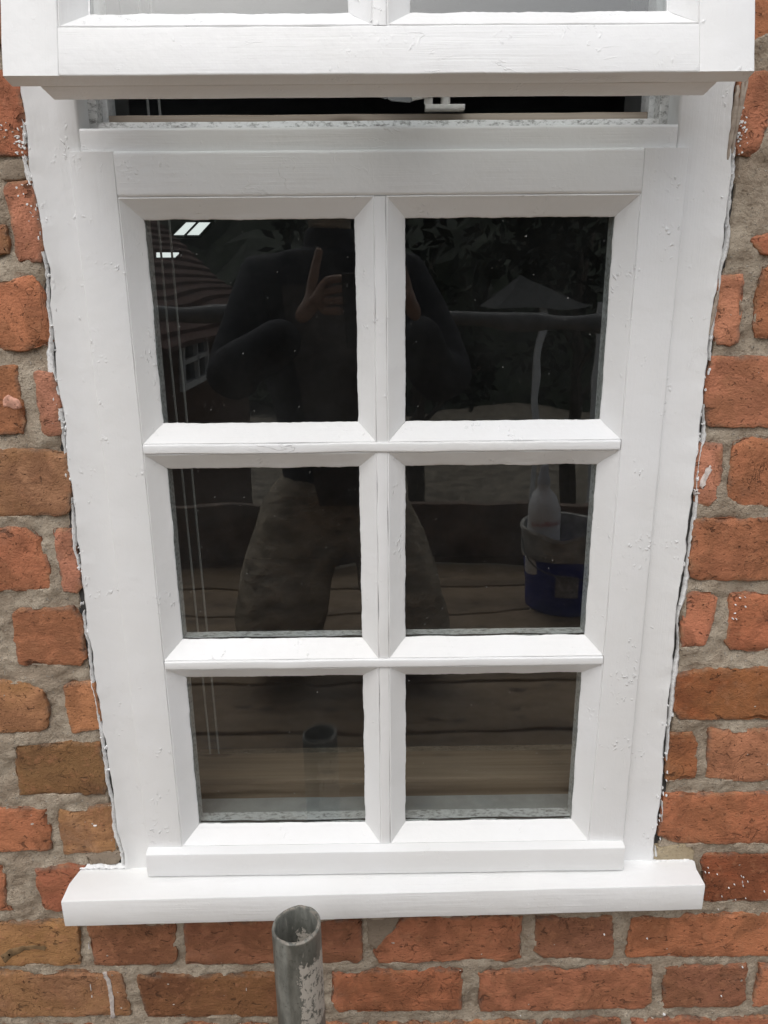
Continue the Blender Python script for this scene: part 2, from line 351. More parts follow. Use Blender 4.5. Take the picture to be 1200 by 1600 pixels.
def brick_mesh(P, yf, seed, rough=1.0, step=.0042):
    P = resample(P, step)
    if area(P) < 0: P = P[::-1]
    P = .1*np.roll(P,1,0) + .8*P + .1*np.roll(P,-1,0)
    nx = np.array([n3(p[0], seed, p[1], 60, 1) * .0020 + n3(p[0], seed, p[1], 210, 2) * .0016 + n3(p[0], seed, p[1], 500, 3) * .0007 for p in P]) * rough
    P = offset(P, nx - .0004)
    m = len(P); mb = MB(); edge = []
    chip = np.array([max(0, n3(p[0], seed, p[1], 45, 4) - .12) for p in P]) * rough
    rings = [(P, .035, 1), (P, yf + .0020, 1), (offset(P, .0006), yf + .0007, .95), (offset(P, .0018) , yf + .0001, .7), (offset(P, .0055), yf, .0)]
    vs = []
    for k, (Q, y, e) in enumerate(rings):
        for i, p in enumerate(Q):
            yy = y + (chip[i] * .008 if k in (2, 3) else 0) + (n3(p[0], seed, p[1], 40, 5) * .0006 if k in (2, 3) else 0)
            vs.append((p[0], yy, p[1])); edge.append(e)
    fs = [(k*m+i, k*m+(i+1)%m, (k+1)*m+(i+1)%m, (k+1)*m+i) for k in range(4) for i in range(m)]
    Q = rings[4][0]; lo_, hi_ = Q.min(0), Q.max(0); inner = []
    gs = .011 if step < .01 else .03
    for gx in np.arange(lo_[0] + gs*.7, hi_[0] - gs*.4, gs):
        for gz in np.arange(lo_[1] + gs*.7, hi_[1] - gs*.4, gs):
            q_ = np.array((gx + gs*.3*n3(gx, seed, gz, 300, 1), gz + gs*.3*n3(gx, seed, gz, 300, 2)))
            if np.min(((Q - q_)**2).sum(1)) > (gs*.4)**2: inner.append(Vector((q_[0], q_[1])))
    V2, _, F2, ov, _, _ = delaunay_2d_cdt([Vector((p[0], p[1])) for p in Q] + inner, [], [list(range(m))], 1, 1e-6)
    base = len(vs); ids = []
    for v, o_ in zip(V2, ov):
        k0 = [i for i in o_ if i < m]
        if k0: ids.append(4*m + k0[0])
        else:
            ids.append(len(vs)); edge.append(0.); vs.append((v[0], yf + .0011*n3(v[0], seed, v[1], 34, 6) + .0006*n3(v[0], seed, v[1], 110, 7), v[1]))
    fs += [tuple(ids[i] for i in f) for f in F2]
    mb.add(vs, fs); mb.at['edge'] = edge
    return mb, P
outlines = []
for i, (pl, tone) in enumerate(BRK):
    yf = rnd.uniform(-.0010, .0008) if i != 18 else 0.
    mb, P = brick_mesh(poly_pts(pl), yf, i * 3.1)
    o = wchild(mb, 'brick', M_BRICK, smooth=28); o.color = tuple(min(1., c * rnd.uniform(.94, 1.06)) for c in tone[:3]) + (tone[3],)
    outlines.append(P)
for pl, mat in (([(1022,1323),(1083,1321),(1088,1334),(1084,1350),(1020,1345)], M_CREAM), ([(573,1436),(628,1435),(605,1470),(590,1487),(575,1478)], M_PATCH),
                ([(132,1337),(186,1330),(190,1342),(184,1352),(140,1356)], M_PATCH), ([(2,249),(46,249),(50,262),(47,279),(0,281)], M_PATCH)):
    mb, P = brick_mesh(poly_pts(pl), .001, rnd.random() * 50, .8)
    wchild(mb, 'mortar_patch', mat, smooth=50); outlines.append(P)
# courses carry on beyond the picture: plain bricks sharing three meshes
rows = {}
for P in outlines[:len(BRK)]:
    side = 'L' if P[:,0].mean() < 0 else 'R'
    rows.setdefault(round(P[:,1].mean() / .041), []).append(P)
proto = []
for L in (.215, .102):
    mb, _ = brick_mesh([(-L/2, -.034), (L/2, -.034), (L/2, .034), (-L/2, .034)], 0., L*90, 1.0, .012); mb.v = [(x, y, z) for x, y, z in mb.v]
    mb.v = mb.v; o = mb.build('brick', M_BRICK, wall, smooth=50); proto.append((L, o)); 
first = [True, True]
def plain_brick(k, x, z):
    L, src = proto[k]
    o = src
    if not first[k]: o = src.copy(); C.objects.link(o); o.parent = wall
    first[k] = False
    o.location = (x, rnd.uniform(-.001, .002), z + .35); t = rnd.choice([RD, RD, OR, BR, DK]); o.color = tuple(c * rnd.uniform(.9, 1.1) for c in t[:3]) + (t[3],)
XL = float(at(-120, 800, 0)[0])
zc = [float(at(600, y, 0)[2]) for y in (1643,)][0]
for r in range(-6, 23):
    z = -.2935 + r * .0822
    visible_row = -.27 < z < .93
    for sgn in (-1, 1):
        if z < -.25: x = 0. if sgn > 0 else .0
        elif visible_row:
            ex = [abs(P[:,0]).max() for P in outlines if abs(P[:,1].mean() - z) < .05 and P[:,0].mean() * sgn > .15]
            x = max(ex + [.42]) + .011
        else: x = .318 + (.113 if r % 2 else 0)
        if not visible_row and z > .9 and r % 2: plain_brick(1, sgn * (.318 + .051), z)
        if z < -.25 and sgn < 0: x = .0
        while x < .86:
            plain_brick(0, sgn * (x + .1075), z); x += .2255

# mortar bed: one fine sheet in view (recessed joints, lumps, smears), pushed back behind each brick
edgeL = np.array([at(a, b, 0)[[0, 2]] for a, b in [(28,100),(35,150),(45,250),(56,300),(70,390),(75,420),(85,550),(103,690),(112,760),(122,850),(140,1000),(155,1100),(170,1200),(184,1290),(194,1345)]])[::-1]
edgeR = np.array([at(a, b, 0)[[0, 2]] for a, b in [(1152,80),(1146,150),(1143,240),(1136,320),(1128,390),(1112,500),(1101,600),(1086,750),(1068,880),(1057,960),(1050,1050),(1040,1150),(1032,1250),(1020,1340)]])[::-1]
def ex(side, z):
    E = edgeL if side < 0 else edgeR
    return float(np.interp(z, E[:,1], E[:,0]))
st = .0036
xs = np.arange(-.56, .56 + st, st); zs = np.arange(-.24, .98, st)
GX, GZ = np.meshgrid(xs, zs)
Y = np.zeros_like(GX)
for j in range(GX.shape[0]):
    for i in range(GX.shape[1]):
        x, z = GX[j, i], GZ[j, i]
        if abs(x) < .27 and z > .04: continue
        Y[j, i] = .0027 - .0062 * n3(x, 0, z, 26, 1) - .003 * n3(x, 0, z, 95, 2) - .0016 * n3(x, 0, z, 240, 3)
Y = np.maximum(Y, -.0009)
for P in outlines:
    x0, z0 = P.min(0) - .012; x1, z1 = P.max(0) + .012
    I = np.where((GX > x0) & (GX < x1) & (GZ > z0) & (GZ < z1))
    if len(I[0]) == 0: continue
    pts = np.c_[GX[I], GZ[I]]; A, B = P, np.roll(P, -1, 0)
    D = B - A; L2 = (D**2).sum(1)
    T = np.clip(((pts[:,None,:] - A[None]) * D[None]).sum(2) / L2[None], 0, 1)
    dist = np.sqrt((((A[None] + D[None]*T[...,None]) - pts[:,None,:])**2).sum(2)).min(1)
    ins = np.zeros(len(pts), bool)
    for a, b in zip(A, B):
        c = ((a[1] > pts[:,1]) != (b[1] > pts[:,1])); xx = (b[0]-a[0]) * (pts[:,1]-a[1]) / (b[1]-a[1] + 1e-12) + a[0]
        ins ^= c & (pts[:,0] < xx)
    push = np.where(ins, np.clip((dist - .0025) / .004, 0, 1), 0)
    Y[I] = Y[I] * (1 - push) + (.014) * push
    groove = np.where(~ins, np.clip(1 - dist / .004, 0, 1), 0) * .0012
    Y[I] += groove
keep = np.ones_like(GX, bool)
for j in range(GX.shape[0]):
    z = GZ[j, 0]
    if z < -.012: continue
    l, r_ = ex(-1, z), ex(1, z)
    xrow = GX[j]
    for side, e in ((-1, l), (1, r_)):
        d = (xrow - e) * side                       # outward distance from the ragged edge of the joinery
        near = np.where((d > -.02) & (d < .010))[0]
        for i in near:
            c = .5 + .5 * n3(xrow[i], 3, z, 40, 7)
            if d[i] < (.0036 if side > 0 else .0018) + .0036 * n3(xrow[i]*.3, side, z, 50, 9): Y[j, i] = .03; continue
            Y[j, i] += (.018 * c + .008) * max(0, 1 - abs(d[i] - .0015) / .005)
    keep[j] = (xrow < l + .012) | (xrow > r_ - .012)
    if z > .965 or False: pass
idx = -np.ones(GX.shape, int); idx[keep] = np.arange(keep.sum())
q = np.stack([idx[:-1,:-1], idx[:-1,1:], idx[1:,1:], idx[1:,:-1]], -1).reshape(-1, 4); q = q[(q >= 0).all(1)]
mb = MB(); mb.v = list(zip(GX[keep].tolist(), Y[keep].tolist(), GZ[keep].tolist())); mb.uv = list(zip(GX[keep].tolist(), GZ[keep].tolist())); mb.f = [tuple(map(int, f)) for f in q]
wchild(mb, 'mortar', M_MORTAR, smooth=60, fix=False)
mb = MB()
for a, b in (((-.9,.02,-3.3),(-.316,.30,1.6)), ((.316,.02,-3.3),(.9,.30,1.6)), ((-.316,.02,-3.3),(.316,.30,-.022)), ((-.316,.02,1.305),(.316,.30,1.6))): mb.box(a, b)
wchild(mb, 'wall_core', M_MORTAR, smooth=0)
mb = MB()
for a, b in (((-.9,.0065,-3.3),(-.55,.0185,1.6)), ((.55,.0065,-3.3),(.9,.0185,1.6)), ((-.55,.0065,.975),(-.316,.0185,1.6)), ((.316,.0065,.975),(.55,.0185,1.6)), ((-.55,.0065,-3.3),(.55,.0185,-.238)), ((-.316,.0065,1.305),(.316,.0185,1.6))): mb.box(a, b)
wchild(mb, 'outer_mortar', M_MORTAR, smooth=0)

# dried paint on the brickwork
mb = MB()
def blob(px, py, rx, rz, ang=0, h=.0004, y=-.0008):
    c = at(px, py, 0); n = 9; vs = []
    for k, (s, dy) in enumerate(((1, 0), (.75, -h*.8), (.3, -h))):
        for i in range(n):
            a = 2*math.pi*i/n; r = s * (1 + .35 * n3(px, py, i, 1.7, 3)); u, v = rx*r*math.cos(a), rz*r*math.sin(a)
            vs.append((c[0] + u*math.cos(ang) - v*math.sin(ang), y + dy + (0.002 if k == 0 else 0), c[2] + u*math.sin(ang) + v*math.cos(ang)))
    mb.add(vs, [(k*n+i, k*n+(i+1)%n, (k+1)*n+(i+1)%n, (k+1)*n+i) for k in range(2) for i in range(n)] + [tuple(2*n+i for i in range(n))])
def spray(px, py, sx, sy, n, r=.0007):
    for _ in range(n): blob(rnd.gauss(px, sx), rnd.gauss(py, sy), r*rnd.uniform(.4, 1.5), r*rnd.uniform(.4, 1.8), rnd.uniform(0, 3))
spray(32, 225, 4, 12, 26, .0011); spray(10, 205, 8, 12, 6); spray(1158, 195, 5, 20, 22, .001); spray(1155, 222, 4, 8, 10); spray(128, 880, 5, 12, 16, .001)
spray(40, 300, 12, 12, 8, .0011); spray(52, 330, 5, 10, 6); spray(1150, 960, 14, 14, 8); spray(1140, 1385, 35, 20, 16, .0006); spray(90, 590, 3, 8, 5)
for a, b, c, d in ((139,1478,.0004,.006),(142,1542,.0004,.007),(144,1556,.0006,.003),(385,1545,.0004,.003),(1160,1378,.0004,.0018),(1161,1384,.0004,.0014),(149,1290,.0022,.0008),(944,1460,.0011,.0011),(1011,1466,.0011,.001),(1127,1556,.001,.001),(1160,1511,.0011,.001),(1038,1585,.0022,.0016),(813,1586,.001,.001),(200,1382,.0005,.0005)): blob(a, b, c, d)
tag(wchild(mb, 'paint_splash', M_PAINT_SMOOTH, smooth=60), kind='stuff')
for pl, m_, nm, yy in (([(0,1494),(14,1484),(34,1478),(56,1476),(76,1481),(58,1482),(38,1485),(20,1495),(8,1506)], plain('scorch', (.17,.105,.05), .9, 60, .4), 'scorch_mark', -.0010),
        ([(160,1521),(166,1521),(173,1532),(178,1560),(180,1590),(173,1591),(171,1556),(167,1534)], plain('pale_smear', (.52,.46,.42), .8, 120, .3), 'paint_smear', -.0009),
        ([(1094,752),(1101,738),(1110,726),(1113,729),(1109,741),(1102,752),(1099,765),(1095,763)], plain('white_smear', (.68,.60,.55), .7, 160, .3), 'paint_smear', -.0006),
        ([(1086,768),(1091,764),(1092,772),(1087,777)], plain('white_smear_small', (.68,.62,.58), .7, 160, .3), 'paint_smear', -.0006),
        ([(4,625),(12,616),(20,622),(31,628),(32,637),(22,640),(14,636),(5,637)], plain('pink_scrape', (.62,.33,.24), .9, 160, .3), 'scraped_patch', -.0008)):
    mb, P = brick_mesh(poly_pts(pl), yy, 3, .5, .0025); wchild(mb, nm, m_, smooth=50)

# ------------------------------------------------------------------ the window: one thing
win = empty('casement_window', (0, 0, 0), 'white painted wooden window of small square panes, top casement propped open above a six pane sash', 'window')
alongX = lambda t, p, q: (t, p, q)        # p = y, q = z
alongZ = lambda t, p, q: (q, p, t)        # p = y, q = x
def beam(name, mat, parent, axis, prof, a, b, n=None, jit=.0004, seed=0, shift=None):
    mb = MB(); n = n or max(6, int(abs(b - a) / .012)); mb.sweep(prof, n, axis, a, b, jit, 30, seed)
    if shift: mb.v = [(x - shift[0], y - shift[1], z - shift[2]) for x, y, z in mb.v]
    return mb.build(name, mat, parent, smooth=40)
fr = beam('frame', M_PAINT, win, alongX, rr(.002, .077, 1.262, 1.302), -.313, .313)                    # the head; jambs and transom below are its pieces
def edge_profile_jamb(sgn):
    mb = MB(); zz = np.linspace(.0125, 1.26, 190); vs, uvs, fs = [], [], []
    for k, z in enumerate(zz):
        e = ex(sgn, max(.02, min(z, .82))) if z < .84 else sgn * .3105
        e = e + sgn * (.0008 + .0026 * n3(0, sgn, z, 28, 3) + .0014 * n3(0, sgn, z, 95, 2) + .0006 * n3(0, sgn, z, 190, 4))
        lump = .0016 * max(0, n3(1, sgn, z, 60, 6)) + .0006 * n3(2, sgn, z, 160, 2)
        ring = [(sgn*.2655, .060), (sgn*.2640, .0050), (sgn*.2648, .0028), (sgn*.2665, .0018), (sgn*.285, .0016), (sgn*.297, .0012), (e - sgn*.006, -.0005 - lump), (e - sgn*.0022, -.0012 - lump*1.3), (e, .0022), (e - sgn*.001, .012), (sgn*.300, .060)]
        for i, (x, y) in enumerate(ring):
            vs.append((x, y + (.0004 * n3(x, y, z, 40, 2) if 2 < i < 8 else 0), z)); uvs.append((z, i * .01))
    m = 11
    fs = [(k*m+i, k*m+(i+1)%m, (k+1)*m+(i+1)%m, (k+1)*m+i) for k in range(len(zz)-1) for i in range(m)] + [tuple(range(m)), tuple((len(zz)-1)*m + i for i in range(m))]
    mb.add(vs, fs, uvs); return mb.build('jamb', M_PAINT, fr, smooth=45)
for sgn in (-1, 1): edge_profile_jamb(sgn)
beam('transom', M_PAINT_RAIL, fr, alongX, rr(.0012, .0315, .776, .8025, .003, 4), -.2640, .2640, seed=2)
beam('transom_stop', M_PAINT_INNER, fr, alongX, rr(.0318, .0498, .776, .8125, .001), -.2569, .2569, seed=4)
beam('transom_stop', M_BARE, fr, alongX, rr(.0500, .0700, .776, .8215, .001), -.2519, .2519, seed=5)
for sgn in (-1, 1):
    x0, x1 = sorted((sgn*.2571, sgn*.2655)); beam('jamb_stop', M_PAINT_INNER, fr, alongZ, rr(.0325, .049, x0, x1, .001), .8032, 1.26, seed=6)
    x0, x1 = sorted((sgn*.2521, sgn*.2655)); beam('jamb_stop', M_PAINT_OLD, fr, alongZ, rr(.0492, .074, x0, x1, .001), .8032, 1.26, seed=7)
    x0, x1 = sorted((sgn*.214, sgn*.2655)); 
# sill
mb = MB()
def sill_pt(t, p, q):
    k = (t + .355) / .71
    yf = -.0445 + .0085 * k; z0 = .0135 + .0018 * k
    y = p if p > -.02 else yf + (p + .0445)
    z = q + (z0 - .0135) * (1 if p < -.02 else 0)
    return (t, y, z)
prof = [(.06, .0185), (-.0015, .0182), (-.020, .0161), (-.0425, .0142), (-.0440, .0136), (-.0446, .0122), (-.0445, -.005), (-.0444, -.0185), (-.0438, -.0203), (-.042, -.0212), (.0, -.0212), (.06, -.0212)]
mb.sweep(prof, 90, sill_pt, lambda p, q: -.3615 if p < -.005 else (-.3560 if p < .0 else -.3105), lambda p, q:   .3595 if p < -.005 else (.3610 if p < 0. else .3105), .0004, 30, 3)
mb.build('sill', M_PAINT_SILL, win, smooth=40)
# ragged paint where the sill runs under the bricks
mb = MB()
for sgn in (-1, 1):
    for k in range(26):
        x = sgn * (.304 + .05 * rnd.random()); mb_r = .0022 * rnd.uniform(.4, 1.6)
        z = .0195 + .0015 * rnd.random() - (.003 if sgn > 0 else 0)
        vs = []; n = 7
        for s, dy in ((1, .002), (.7, -.0022), (.2, -.003)):
            for i in range(n):
                a = 2*math.pi*i/n; r = s * rnd.uniform(.8, 1.3)
                vs.append((x + .0060*r*math.cos(a), .0012 + dy, z + mb_r*r*math.sin(a)))
        mb.add(vs, [(k2*n+i, k2*n+(i+1)%n, (k2+1)*n+(i+1)%n, (k2+1)*n+i) for k2 in range(2) for i in range(n)] + [tuple(2*n+i for i in range(n))])
tag(mb.build('paint_edge', M_PAINT_SMOOTH, win, smooth=60), kind='stuff')

# glazed sash builder: local x, y (out = -), z
YF, YG = -.004, .0125
def bevel_ring(x0, x1, z0, z1, parent, seed, yf=YF, yg=YG, mat=None, w=.0171):
    """mitred putty bevel round one pane opening (x0..x1, z0..z1 is its outer edge)"""
    mb = MB()
    prof = [(0, yf+.0012), (.0010, yf+.0006), (w*.80, yg-.0042), (w*.84, yg-.0036), (w*.98, yg-.0018), (w*1.04, yg-.0006), (w*1.05, yg-.0001), (0, yg-.0001)]
    def side(fn, L, sd):
        def f(t, p, q):
            P = list(fn(t, p)); 
            if p > w*.9:
                c = fn(t, p); e = .0009 * n3(c[0], sd, c[1], 38, 8) + .0009 * max(0, n3(c[0], sd, c[1], 130, 7) - .15) + .0004 * n3(c[0], sd, c[1], 420, 9); P = list(fn(t, p + e))
            return (P[0], q, P[1])
        mb.sweep(prof, max(20, int(L/.004)), f, lambda p, q: p, lambda p, q: L - p, .0003, 40, sd, cap=True)
    W, H = x1 - x0, z1 - z0
    side(lambda t, p: (x0 + t, z0 + p), W, seed); side(lambda t, p: (x1 - t, z1 - p), W, seed + 1)
    side(lambda t, p: (x0 + p, z1 - t), H, seed + 2); side(lambda t, p: (x1 - p, z0 + t), H, seed + 3)
    return mb.build('putty_bevel', mat or M_PAINT, parent, smooth=25)
def pane(x0, x1, z0, z1, parent, y=YG, m=.0150):
    mb = MB(); mb.box((x0 + m, y, z0 + m), (x1 - m, y + .003, z1 - m)); return mb.build('glass_pane', M_GLASS, parent, smooth=0)
BX = .2345
# lower sash: back framing is the part, everything else hangs from it
mb = MB()
def ring_inner(mb, xs_, zs_, y0, y1):
    for a, b in xs_: mb.box((a, y0, zs_[0][0]), (b, y1, zs_[-1][1]))
    for a, b in zs_:
        for (p, q) in zip(xs_[:-1], xs_[1:]): mb.box((p[1], y0, a), (q[0], y1, b))
ring_inner(mb, [(-.262, -.2172), (-.0168, .0168), (.2172, .262)], [(.020, .0680), (.2640, .3030), (.5000, .5320), (.7315, .776)], .0158, .0330)
sash = mb.build('sash', M_PAINT_INNER, win, smooth=0)
for sgn in (-1, 1):
    a, b = sorted((sgn*.2735, sgn*BX)); beam('stile', M_PAINT, sash, alongZ, rr(YF, .0155, a, b, .0009, 3), .0215, .7825, seed=10 + sgn)
beam('rail', M_PAINT_RAIL, sash, alongX, rr(YF - .0003, .0155, .7450, .7828, .0032, 5), -BX + .0002, BX - .0002, seed=13)
prof = [(.0155, .0195), (-.0125, .0188), (-.0142, .0193), (-.0148, .0208), (-.0148, .0470), (-.0142, .0488), (-.0125, .0496), (-.0045, .0508), (.0155, .0508)]
beam('rail', M_PAINT_SMOOTH, sash, alongX, prof, -.2732, .2732, seed=15)
for z0, z1, sd in ((.5108, .5203, 17), (.2769, .2863, 19)): beam('glazing_bar', M_PAINT_RAIL, sash, alongX, rr(YF - .0016, .0155, z0, z1, .0016, 3), -BX + .001, BX - .001, seed=sd, jit=.0007)
for z0, z1, sd in ((.5204, .7449, 21), (.2864, .5107, 23), (.0509, .2768, 25)): beam('glazing_bar', M_PAINT, sash, alongZ, rr(YF + .0004, .0155, -.0056, .0052, .0014, 3), z0, z1, seed=sd, jit=.0007)
k = 0
for z0, z1 in ((.5203, .7450), (.2863, .5108), (.0508, .2769)):
    for x0, x1 in ((-BX, -.0056), (.0052, BX)):
        bevel_ring(x0, x1, z0, z1, sash, 30 + 7*k, mat=(M_PAINT, M_PAINT_SMOOTH)[k > 3]); pane(x0, x1, z0, z1, sash); k += 1
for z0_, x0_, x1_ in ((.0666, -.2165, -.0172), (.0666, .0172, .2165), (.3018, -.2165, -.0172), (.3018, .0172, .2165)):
    beam('grime_line', M_GRIME_SHADE, sash, alongX, rr(.0157, .0172, z0_, z0_ + .0024, .0003, 1), x0_, x1_, 90, .0016, seed=int(x0_*90) + int(z0_*100))
# interior window board of two pine planks
for y0, y1, sd in ((.0775, .1135, 1), (.1190, .1800, 2)):
    mb = MB(); mb.sweep(rr(y0, y1, .026, .0505 - .0015*(sd == 1), .002), 24, alongX, -.3145, .3145, .0002, 20, sd); mb.build('window_board', M_PINE, win, smooth=40)
beam('inner_sill', plain('grey_inner_paint', (.42,.43,.42), .6, 30, .12), win, alongX, rr(.0335, .0765, .020, .0560, .002), -.262, .262, seed=3)

# top casement, hinged at its head and propped open
H, ANG, ZH = .450, 14.0, 1.2533
body = MB()
BT = .036
def cas_bottom(t, p, q): return (t, p, q)
# bottom rail body and other body members behind the lip
prof = rr(.0152, BT, -H, -H + .040, .0012)
body.sweep(prof, 40, alongX, lambda p, q: -.2545 + max(0, p - .0152) * .1, lambda p, q: .2545 - max(0, p - .0152) * .1, .0003, 30, 4)
for sgn in (-1, 1):
    a, b = sorted((sgn*.2530, sgn*.2160)); body.box((a, .0152, -H + .0402), (b, BT, -.002))
body.box((-.2158, .0152, -.040), (.2158, BT, -.002)); body.box((-.0125, .0195, -H + .0402), (.0125, BT, -.0402)); body.box((-.2158, .0195, -.238), (-.0127, BT, -.214)); body.box((.0127, .0195, -.238), (.2158, BT, -.214))
cas = body.build('casement', M_PAINT_SMOOTH, win, smooth=30)
cas.location = (0, YF, ZH); cas.rotation_euler = (R(-ANG), 0, 0)
zb = -H + .0345
for sgn in (-1, 1):
    a, b = sorted((sgn*.2757, sgn*BX)); beam('stile', M_PAINT, cas, alongZ, rr(0, .0150, a, b, .0010, 3), -H, 0, seed=50 + sgn)
beam('rail', M_PAINT_RAIL, cas, alongX, rr(-.0002, .0150, -H - .0003, zb, .0014, 4), -BX + .0002, BX - .0002, seed=53)
beam('rail', M_PAINT_RAIL, cas, alongX, rr(-.0002, .0150, -.0400, 0, .0022, 4), -BX + .0002, BX - .0002, seed=55)
beam('glazing_bar', M_PAINT_RAIL, cas, alongX, rr(-.0012, .0150, -.2300, -.2210, .0016, 3), -BX + .001, BX - .001, seed=57)
for z0, z1 in ((zb + .0001, -.2301), (-.2209, -.0401)):
    beam('glazing_bar', M_PAINT, cas, alongZ, rr(0, .0150, -.0054, .0054, .0014, 3), z0, z1, seed=59)
    for x0, x1 in ((-BX, -.0054), (.0054, BX)):
        bevel_ring(x0, x1, z0, z1, cas, 70 + int(x0*100) + int(z0*50), 0, .0160); pane(x0, x1, z0, z1, cas, .0160)

# casement stay on the transom stop
M_STAY = plain('white_enamel', (.62, .60, .56), .4, 60, .1, .0002)
mb = MB(); mb.sweep(rr(.034, .048, .8222, .8262, .0008), 6, alongX, .0425, .0785, .0001); stay = mb.build('casement_stay', M_STAY, win, smooth=40)
mb = MB(); mb.lathe([(.0, 0), (.0044, 0), (.0044, .0075), (.0062, .0078), (.0062, .0102), (0, .0104)], (.0612, .041, .8264), 20); mb.build('pin', M_STAY, stay)
mb = MB(); mb.box((.0415, .0352, .8262), (.0490, .0405, .8395)); mb.box((.0490, .0352, .8350), (.0560, .0405, .8395)); mb.build('bracket', M_STAY, stay, smooth=0)
mb = MB(); mb.tube([(.0452, .0352, .8345), (.0452, .0338, .8345)], .0030, 14); mb.build('screw', plain('dull_steel', (.25,.24,.22), .4, 80, .2, 0, .8), stay)
mb = MB(); mb.tube([(.0765, .0400, .8385), (.058, .0355, .8372), (.030, .031, .8305)], [.0022, .0028, .0024], 8); mb.build('lever', M_STAY, stay)
mb = MB(); mb.tube([(.000, .041, .8430), (.012, .040, .8405), (.028, .039, .8400), (.042, .039, .8420)], [.004, .0105, .0115, .006], 14); mb.tube([(-.006, .046, .8405), (.006, .046, .8388), (.016, .046, .8418)], [.003, .0062, .004], 10); mb.build('arm', plain('grey_plastic', (.42,.44,.46), .35, 60, .1, 0), stay)

# split wood and old filler along the brick joint
mb = MB()
for x0, z0, x1, z1, wd in ((.3125, .832, .3105, .772, .0022), (.3170, .842, .3140, .778, .0017), (.3205, .846, .3150, .792, .0013), (.3148, .660, .3105, .620, .0016)):
    n = 14; pts = []
    for k in range(n + 1):
        t = k / n; pts.append((x0 + (x1-x0)*t + .0011*n3(t, x0, 0, 9, 3), -.0005 + .002*n3(t, 1, x0, 7, 1), z0 + (z1-z0)*t))
    mb.tube(pts, [wd * (.35 + .9*math.sin(math.pi*min(1, .15 + t/n*.8))) for t in range(n + 1)], 6)
mb.build('split_wood', M_BARE, win, smooth=60)
mb = MB()
for sgn in (-1, 1):
    zz = np.arange(.024, .842, .0022); prev = None; run = []
    def flush(run):
        if len(run) < 3: return
        vs = []; m = 5
        for z, a, b in run:
            h = .0002 - .0005 * max(0, n3(4, sgn, z, 60, 2)) + .0010 * n3(5, sgn, z, 22, 3)
            d = b - a
            vs += [(a, .012, z), (a + d*.08, h + .0010, z), (a + d*.45, h - .0002, z), (a + d*.9, h + .0016, z), (b, .012, z)]
        n = len(run)
        mb.add(vs, [(k*m+q_, k*m+q_+1, (k+1)*m+q_+1, (k+1)*m+q_) for k in range(n-1) for q_ in range(m-1)] + [tuple(range(m)), tuple((n-1)*m+q_ for q_ in range(m))])
    for z in zz:
        e = ex(sgn, max(.02, min(.82, z)))
        gap = (.0030 if sgn > 0 and z < .62 else .0018) + (.0036 if sgn > 0 else .0026) * n3(6, sgn, z, 26, 1) + .0006 * n3(6, sgn, z, 300, 2)
        wd = .0034 + .0068 * n3(7, sgn, z, 17, 4) + .0022 * n3(8, sgn, z, 90, 5) + .0010 * n3(8, sgn, z, 300, 6)
        if gap < .0004: gap = -.0006
        if wd < .0009:
            flush(run); run = []; continue
        run.append((z, e + sgn * gap, e + sgn * (gap + min(wd, .0075))))
    flush(run)
cm = MB()
for _ in range(130):
    sgn = rnd.choice((-1, 1)); z = rnd.uniform(.03, .83)
    if n3(9, sgn, z, 14, 3) < -.08: continue
    x = ex(sgn, max(.02, min(.82, z))) + sgn * rnd.gauss(.0005, .0022); a = rnd.uniform(.0005, .0014); b = rnd.uniform(.0006, .0026); n = 6; vs = []
    for s_, dy in ((1, .0025), (.8, -.0001), (.4, -.0006)):
        for i in range(n):
            t = 2*math.pi*i/n; q_ = s_ * rnd.uniform(.45, 1.5); vs.append((x + a*q_*math.cos(t), -.0008 + dy, z + b*q_*math.sin(t)))
    cm.add(vs, [(k*n+i, k*n+(i+1)%n, (k+1)*n+(i+1)%n, (k+1)*n+i) for k in range(2) for i in range(n)] + [tuple(2*n+i for i in range(n))])
tag(cm.build('paint_crumbs', M_PAINT_OLD, win, smooth=0), kind='stuff')
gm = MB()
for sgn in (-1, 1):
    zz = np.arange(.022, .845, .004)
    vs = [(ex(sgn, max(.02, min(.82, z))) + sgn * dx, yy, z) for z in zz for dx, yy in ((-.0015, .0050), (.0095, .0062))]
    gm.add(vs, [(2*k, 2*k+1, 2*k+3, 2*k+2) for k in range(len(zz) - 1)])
gm.build('crack_shade', M_GRIME_SHADE, win, smooth=60)  # black strip colours in the shade deep in the joint crack
tag(mb.build('old_filler', M_PAINT_OLD, win, smooth=60), kind='stuff')

